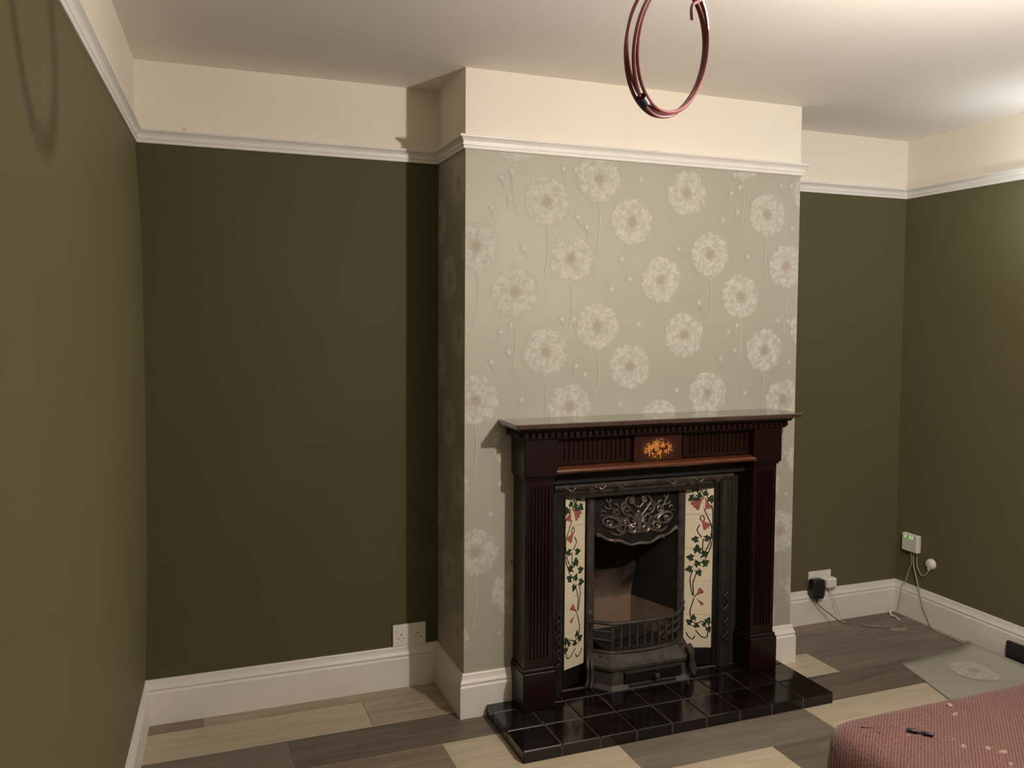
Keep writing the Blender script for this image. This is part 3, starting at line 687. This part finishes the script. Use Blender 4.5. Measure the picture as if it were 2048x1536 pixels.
for i in range(9):
    x = -.144+.036*i; yy = -.038+.016*(x/.15)**2; q = MB()
    q.lathe([(.0045,.176),(.0045,.19),(.0085,.20),(.0050,.215),(.0075,.236),(.0045,.255),(.0070,.27),(.0045,.285),(.0050,.298)], (XC+x,yy,0), (0,0,1), 8); bl = gp(q, 'baluster')
    if 0 < i < 9: q = MB(); q.tube(bez([(XC+x-.018,yy-.002,.288), (XC+x-.012,yy-.003,.272), (XC+x-.018,yy-.003,.262), (XC+x-.024,yy-.003,.272), (XC+x-.018,yy-.002,.288)], 3), .0025, 5); q.build('bar_ornament', M['irond'], parent=bl, smooth=True)
q = MB()                                              # sloping apron and ash cover, canted ends
rings = [([(-.232,.025),(-.158,-.032),(.158,-.032),(.232,.025)], .172), ([(-.246,.010),(-.172,-.070),(.172,-.070),(.246,.010)], .142), ([(-.252,.006),(-.178,-.082),(.178,-.082),(.252,.006)], .134), ([(-.252,.006),(-.178,-.082),(.178,-.082),(.252,.006)], .122), ([(-.246,.010),(-.170,-.074),(.170,-.074),(.246,.010)], .116), ([(-.250,.008),(-.176,-.080),(.176,-.080),(.250,.008)], .062), ([(-.262,.0),(-.186,-.096),(.186,-.096),(.262,.0)], HT+.0005)]
for pts, z in rings: q.v += [(XC+x, yy, z) for x, yy in pts]
for i in range(len(rings)-1):
    for a in range(3): q.face((i*4+a, i*4+a+1, i*4+a+5, i*4+a+4))
q.face((0,1,2,3)); q.face([4*(len(rings)-1)+k for k in range(4)]); q.face([4*i for i in range(len(rings))]+[4*i+3 for i in reversed(range(len(rings)))])
gp(q, 'apron', smooth=False)
q = MB(); q.box(XC-.120, -.090, .066, XC+.150, -.078, .112, bev=.003); dv = gp(q, 'ash_door', 'iron', False)
q = MB(); q.box(XC-.10, -.095, .050, XC+.12, -.085, .058); gp(q, 'draught_slot', 'soot', False)
q = MB(); q.lathe([(.004,0),(.004,.012),(.010,.016),(.012,.022),(.009,.028),(0,.030)], (XC+.02,-.090,.090), (0,-1,0), 14); q.build('knob', M['steel'], parent=dv, smooth=True)
for s in (-1, 1):                                     # cast leaf feet at the canted ends
    q = MB()
    for j in ((3,4) if s < 0 else range(5)):
        q.tube(bez([(XC+s*(.200+.011*j), -.052+.013*j, .170-.004*j), (XC+s*(.208+.011*j), -.072+.014*j, .130), (XC+s*(.204+.012*j), -.074+.014*j, .09), (XC+s*(.216+.012*j), -.086+.014*j, .052)], 4), [.006,.007,.0075,.0075,.008,.008,.0075,.007,.007,.0065,.006,.005,.005], 6)
    gp(q, 'leaf_foot')
q = MB(); q.box(XC-.20, -.02, .160, XC+.20, .06, .166); q.box(XC-.15, .06, .160, XC+.15, .26, .166); gp(q, 'grate_bed', 'soot', False)

# ------------------------------------------------------------------ sockets, plugs, network box
def socket(x0, x1, z0, z1, yw, label):
    t = tag(empty('double_socket', ((x0+x1)/2, yw, z0)), label, 'socket')
    q = MB(); q.box(x0, yw-.010, z0, x1, yw-.0003, z1, bev=.002); under(q.build('face_plate', M['white_pl']), t)
    for s in (-1, 1):
        cx = (x0+x1)/2+s*.036; cz = (z0+z1)/2-.008
        q = MB(); q.box(cx-.002, yw-.0105, cz+.008, cx+.002, yw-.0098, cz+.016)
        for d in (-.011,.011): q.box(cx+d-.0032, yw-.0105, cz-.006, cx+d+.0032, yw-.0098, cz-.003)
        under(q.build('pin_slots', M['hole']), t)
        q = MB(); q.box(cx+s*.016-.005, yw-.0135, cz+.015, cx+s*.016+.005, yw-.0098, cz+.034, bev=.001); under(q.build('switch', M['white_pl']), t)
    return t
socket(-.199, -.056, .1725, .2655, DL, 'white double socket low on the left alcove wall beside the chimney breast')
socket(1.978, 2.121, .1745, .2685, DR, 'white double socket above the skirting in the right alcove, holding two plugs')
q = MB(); q.box(1.966, DR-.066, .150, 2.042, DR-.0110, .238, bev=.010); q.box(1.976, DR-.060, .140, 2.034, DR-.020, .152, bev=.003)
ad = tag(empty('power_adapter', (2.004, DR-.035, .145)), 'black plug-in power adapter in the right alcove socket', 'adapter'); under(q.build('body', M['black_pl'], smooth=False), ad)
q = MB(); q.tube([(2.000,DR-.045,.140), (2.001,DR-.047,.118)], [.005,.003], 8); under(q.build('strain_relief', M['black_pl']), ad)
q = MB(); q.box(2.066, DR-.050, .182, 2.128, DR-.0110, .236, bev=.008)
pg = tag(empty('mains_plug', (2.097, DR-.03, .182)), 'white mains plug in the right alcove socket, next to the black adapter', 'plug'); under(q.build('body', M['white_pl']), pg)
q = MB(); q.tube([(2.092,DR-.036,.184), (2.092,DR-.040,.165)], [.005,.003], 8); under(q.build('strain_relief', M['cable_g']), pg)
def cable(pts, r, mt, label, n=8, group=None):
    q = MB(); q.tube(bez(pts, n), r, 7); return tag(q.build('cable', M[mt], smooth=True), label, 'cable', group)
cable([(2.001,DR-.047,.119), (2.018,.300,.098), (2.078,.285,.050), (2.130,.278,.012), (2.187,.262,.0045), (2.245,.192,.004), (2.31,.150,.004), (2.40,.150,.004)], .0026, 'cable_d', 'dark thin cable trailing from the black adapter across the floor')
cable([(2.092,DR-.040,.166), (2.110,.305,.116), (2.140,.296,.034), (2.165,.280,.005), (2.23,.220,.004), (2.29,.190,.004)], .0016, 'cable_g', 'thin pale cable dropping from the white mains plug to the floor')
cable([(2.008,DR-.030,.140), (2.022,.315,.100), (2.052,.312,.060), (2.086,.305,.006), (2.11,.27,.003)], .0013, 'cable_g', 'very thin pale lead hanging behind the black adapter')
def rw(y_, off): return xr(y_)-off
rb = tag(empty('network_box', (rw(.24,0), .24, .352)), 'small white network box with green lights on the right wall', 'network box')
q = MB(); q.box(-.030, -.053, 0, -.0006, .053, .094, bev=.006); o = q.build('housing', M['white_pl']); o.location = (rw(.241,0), .241, .350); o.rotation_euler.z = -SKR; under(o, rb)
for yy in (.268,.236,.222):
    q = MB(); q.box(-.0308, -.0022, -.005, -.0295, .0022, .006); o = q.build('indicator_light', M['led']); o.location = (rw(yy,0), yy, .427); o.rotation_euler = (.25,0,-SKR); under(o, rb)
al = tag(empty('cable_outlet', (rw(.121,0), .121, .29)), 'round white cable outlet on the right wall below the network box', 'cable outlet')
q = MB(); q.lathe([(.0,.022),(.018,.022),(.025,.016),(.0275,.006),(.0275,.0006)], (rw(.121,0),.121,.317), (-1,0,0), 24); under(q.build('cover', M['white_pl'], smooth=True), al)
q = MB(); q.box(rw(.128,.016), .120, .283, rw(.128,.002), .136, .298, bev=.002); under(q.build('cable_entry', M['white_pl']), al)
cable([(rw(.245,.014),.245,.350), (rw(.236,.016),.236,.289), (rw(.254,.014),.254,.250), (rw(.264,.022),.264,.188), (rw(.282,.028),.282,.160), (rw(.295,.027),.295,.092), (rw(.309,.027),.309,.014)], .0026, 'cable_g', 'grey cable from the network box running down into the corner of the skirting')
cable([(rw(.222,.014),.224,.350), (rw(.222,.018),.222,.293), (rw(.184,.022),.184,.188), (rw(.146,.032),.146,.110), (rw(.112,.034),.108,.050), (rw(.06,.04),.068,.008), (rw(.0,.045),.0,.0045), (rw(-.10,.05),-.10,.0045), (rw(-.2,.05),-.2,.0045)], .0030, 'cable_g', 'grey cable from the network box looping over the skirting along the floor')
cable([(rw(.204,.014),.204,.350), (rw(.199,.016),.199,.287), (rw(.165,.018),.165,.246), (rw(.138,.016),.138,.262), (rw(.128,.010),.128,.284)], .0024, 'cable_g', 'short white cable looping from the network box to the round outlet')
q = MB(); q.box(rw(-.65,.046), -.98, .0006, rw(-.65,.024), -.352, .104, bev=.004); tag(q.build('black_panel', M['black_box']), 'low black panel standing against the skirting of the right wall', 'panel')
# debris in the alcove corner
q = MB(); q.tube(bez([(2.47,.285,.004), (2.475,.30,.03), (2.468,.29,.05)], 5), .0035, 6); q.tube(bez([(2.46,.22,.004), (2.478,.27,.006), (2.475,.29,.004)], 5), .0035, 6)
tag(q.build('wire_offcut', M['white_pl'], smooth=True), 'curled scrap of white wire on the floor in the right alcove corner', 'wire scrap')
q = MB(); q.prism([(2.30,.135),(2.34,.150),(2.40,.125),(2.385,.100),(2.33,.108)], .0004, .006, 2); tag(q.build('cardboard_scrap', M['flake']), 'small pale scrap lying on the floor of the right alcove', 'scrap')

# ------------------------------------------------------------------ wallpaper offcut on the floor
b = MB(); NU, NV = 18, 8
A0, A1, A2, A3 = Vector((2.030,-.195)), Vector((2.482,-.160)), Vector((2.462,-.66)), Vector((1.885,-.66))
def oc(u, v):
    p = (A0*(1-u)+A1*u)*(1-v)+(A3*(1-u)+A2*u)*v
    return (p.x, p.y, .0014+.030*max(0,u-.72)**2/.0784+.004*math.sin(3*u+2*v)**2)
G = [[b.vert(oc(i/NU, j/NV)) for i in range(NU+1)] for j in range(NV+1)]
for j in range(NV):
    for i in range(NU): b.face((G[j][i], G[j+1][i], G[j+1][i+1], G[j][i+1]))
ofc = b.build('wallpaper_offcut', M['paper'], smooth=True)
md = ofc.modifiers.new('paper', 'SOLIDIFY'); md.thickness = .0006; md.offset = -1
tag(ofc, 'torn sheet of dandelion wallpaper lying on the floor by the right wall', 'wallpaper sheet')
hd = dandelion(random.Random(21), .10).mesh()
hm = MB(); hm.col = hd.col; hm.f = hd.f; hm.mi = hd.mi
for x, _, z in hd.v:
    px, py = 2.27+x, -.375+z; u = (px-2.03)/.475; v = (-.18-py)/.48
    hm.v.append((px, py, .0024+.030*max(0,u-.72)**2/.0784+.004*math.sin(3*u+2*v)**2))
hm.build('dandelion_print', M['ink'], parent=ofc, fixn=False)

# ------------------------------------------------------------------ low seat under a ribbed pink cover
b = MB(); SA0, SA1, SB0, SB1, SH = .70, 2.25, -2.45, -1.20, .42
prof = [(-.10,.0), (-.05,-.001), (-.02,-.003), (.0,-.008), (.014,-.018), (.024,-.034), (.031,-.060), (.036,-.11), (.040,-.18), (.042,-.26), (.043,-.34), (.043,-.417)]
rr = random.Random(5); NS = 132; cr = .06
def rrect(o, t):
    """rounded-rectangle outline grown by o; t in 0..1"""
    r = cr+o; x0, x1, y0, y1 = SA0+cr, SA1-cr, SB0+cr, SB1-cr
    w_, h_ = x1-x0, y1-y0; q_ = math.pi*.5*cr; tot = 2*(w_+h_)+4*q_; d = t*tot
    for ln, kind, dat in ((w_,0,(x0,y0,1,0,0,-1)), (q_,1,(x1,y0,-math.pi/2)), (h_,0,(x1,y0,0,1,1,0)), (q_,1,(x1,y1,0)), (w_,0,(x1,y1,-1,0,0,1)), (q_,1,(x0,y1,math.pi/2)), (h_,0,(x0,y1,0,-1,-1,0)), (q_,1,(x0,y0,math.pi))):
        if d <= ln+1e-9:
            if kind == 0: px, py, dx, dy, nx, ny = dat; return (px+dx*d+nx*r, py+dy*d+ny*r, nx, ny)
            cx_, cy_, a0 = dat; a = a0+d/cr; return (cx_+r*math.cos(a), cy_+r*math.sin(a), math.cos(a), math.sin(a))
        d -= ln
    return (x0, y0-r, 0, -1)
RG = []
for o_, dz in prof:
    ring = []
    for k in range(NS):
        t = k/NS; fold = (.010*math.sin(t*61)+.007*math.sin(t*97+1))*min(1, max(0, -dz*5))
        x, yy, nx, ny = rrect(o_+fold, t); ring.append(b.vert((x, yy, SH+dz)))
    RG.append(ring)
for i in range(len(RG)-1):
    for k in range(NS): l = (k+1) % NS; b.face((RG[i][k], RG[i][l], RG[i+1][l], RG[i+1][k]))
c = b.vert(((SA0+SA1)/2, (SB0+SB1)/2, SH+.004))
for k in range(NS): b.face((c, RG[0][k], RG[0][(k+1) % NS]))
tag(b.build('covered_seat', M['fabric'], smooth=True), 'low seat under a ribbed dusty pink fabric cover in the foreground', 'seat')
def flake(x, yy, sz, el, ang, label, h=.004):
    q = MB(); k = 9; top = []; bot = []; r_ = random.Random(int(x*9173+yy*77)); zt = SH+.0012
    for i in range(k):
        t = 2*math.pi*i/k; R_ = .8*sz*r_.uniform(.65,1.1); a, c_ = R_*math.cos(t)*el, R_*math.sin(t)
        px, py = x+a*math.cos(ang)-c_*math.sin(ang), yy+a*math.sin(ang)+c_*math.cos(ang)
        bot.append(q.vert((px,py,zt))); top.append(q.vert((x+(px-x)*.7, yy+(py-yy)*.7, zt+h*r_.uniform(.7,1))))
    for i in range(k): j = (i+1) % k; q.face((bot[i],bot[j],top[j],top[i]))
    q.face(top); q.face(bot[::-1]); tag(q.build('plaster_chip', M['flake']), label, 'plaster chip', 'plaster chips on the pink seat')
flake(1.101,-1.240,.013,1.1,.3,'round white plaster chip near the far edge of the pink seat')
flake(1.066,-1.290,.007,3.0,.2,'long curved plaster chip beside the round one on the pink seat')
flake(.93,-1.432,.010,1.2,.4,'pale plaster chip right of the dark wall plug on the pink seat')
flake(.982,-1.462,.011,1.0,.9,'squarish plaster chip in the row nearest the right of the pink seat')
flake(1.004,-1.490,.009,1.9,-.2,'elongated plaster chip at the right end of the row on the pink seat')
flake(.935,-1.395,.005,1.2,.1,'tiny plaster speck above the row of chips on the pink seat', .003)
flake(.965,-1.540,.008,1.3,.1,'plaster chip nearest the bottom corner of the picture on the pink seat')
flake(.838,-1.338,.005,1.1,.1,'tiny plaster speck just below the dark wall plug', .003)
wp = tag(empty('wall_plug', (.874,-1.343,SH)), 'dark navy plastic wall plug lying on the pink seat', 'wall plug')
q = MB(); ax = Vector((.040,-.046,0)).normalized()
q.lathe([(0,-.034),(.0045,-.032),(.0060,-.024),(.0062,-.010),(.0032,-.004),(.0028,.004),(.0055,.009),(.0060,.024),(.0048,.032),(0,.034)], (.874,-1.343,SH+.0068), ax, 10)
under(q.build('body', M['black_pl'], smooth=True), wp)

# ------------------------------------------------------------------ hanging coil of pink cable
CC = Vector((-.170, -1.69, 2.046)); ha = math.radians(24); hx = Vector((math.cos(ha), math.sin(ha), 0)); hn = Vector((-hx.y, hx.x, 0))
co = tag(empty('cable_coil', CC-Vector((0,0,.125))), 'coil of dusky pink cable tied with black tape hanging from the ceiling', 'cable coil')
q = MB(); turns = 4; pts = []; nn = 64
for i in range(turns*nn+1):
    k = i/nn; a = math.radians(62)+2*math.pi*k                # starts near the upper right
    sp_ = .5-.5*math.cos(a+.75)                               # turns lie together at the tie, fan out opposite
    lane = (k-turns/2)/turns
    R_ = .1150+.004*math.sin(1.7*k*2)+.010*lane*sp_
    p = CC+hx*(R_*1.0*math.cos(a)+.018*lane*sp_*math.sin(2.1*k+a*.5))+Vector((0,0,1))*R_*1.02*math.sin(a)+hn*(.046*lane*sp_+.006*math.sin(3.1*k))
    p = p+Vector((.083,-.056,0))*((p.z-CC.z)*1.6)
    pts.append(p)
cr_ = Vector((.83,-.56,0)); tailp = bez([CC+cr_*.037+Vector((0,0,.046)), CC+cr_*.037+Vector((0,0,.072)), pts[0], pts[8]], 6)[:-6]      # loose end inside the loops
q.tube(tailp+pts[1:], .0033, 8); under(q.build('cable_loops', M['copper'], smooth=True), co)
ti = int(nn*((245-62)/360)); tpnt = sum((pts[ti+j*nn] for j in range(turns)), Vector())/turns; td = (pts[ti+nn+2]-pts[ti+nn-2]).normalized()
q = MB(); q.lathe([(.007,-.010),(.0098,-.009),(.0098,.009),(.007,.010)], tpnt, td, 12); under(q.build('tape_tie', M['tape'], smooth=True), co)
q = MB(); q.tube(bez([pts[-1], pts[-1]+Vector((-.02,0,.05)), CC+Vector((0,0,.26)), CC+Vector((0,0,HL-CC.z))], 6), .0033, 8); under(q.build('hanging_lead', M['copper'], smooth=True), co)

# ------------------------------------------------------------------ pendant lamp that lights the room (right of the frame)
la = tag(empty('pendant_lamp', (BULB.x, BULB.y, HL)), 'bare bulb pendant hanging from the ceiling in the middle of the room', 'lamp')
q = MB(); q.lathe([(.04,-.0005),(.04,-.012),(.02,-.026),(.006,-.03)], (BULB.x,BULB.y,HL), (0,0,1), 20); under(q.build('ceiling_rose', M['white_pl'], smooth=True), la)
q = MB(); q.tube([(BULB.x,BULB.y,HL-.03), (BULB.x,BULB.y,BULB.z+.095)], .003, 8); under(q.build('flex', M['white_pl'], smooth=True), la)
q = MB(); q.lathe([(.005,.10),(.014,.095),(.016,.045),(.016,.032),(0,.032)], BULB, (0,0,1), 16); under(q.build('lamp_holder', M['white_pl'], smooth=True), la)
q = MB(); q.lathe([(.0,-.030),(.012,-.0275),(.0215,-.021),(.028,-.011),(.030,0),(.028,.011),(.0215,.021),(.014,.030)], BULB, (0,0,1), 20); under(q.build('bulb', M['bulb'], smooth=True), la)
# fill globe added beyond the right edge of the frame to brighten the wall
wl = tag(empty('added_wall_light', (xr(SIDE.y), SIDE.y, SIDE.z)), 'small white globe added on the right wall as unseen fill light', 'lamp')
q = MB(); q.lathe([(.045,.0006),(.045,.012),(.02,.02),(.012,.03),(.012,.10)], (xr(SIDE.y), SIDE.y, SIDE.z), (-1,0,0), 20); under(q.build('bracket', M['white_pl'], smooth=True), wl)
q = MB(); q.lathe([(.05*math.sin(math.pi*i/14), -.05*math.cos(math.pi*i/14)) for i in range(15)], SIDE, (1,0,0), 20); under(q.build('globe', M['globe'], smooth=True), wl)
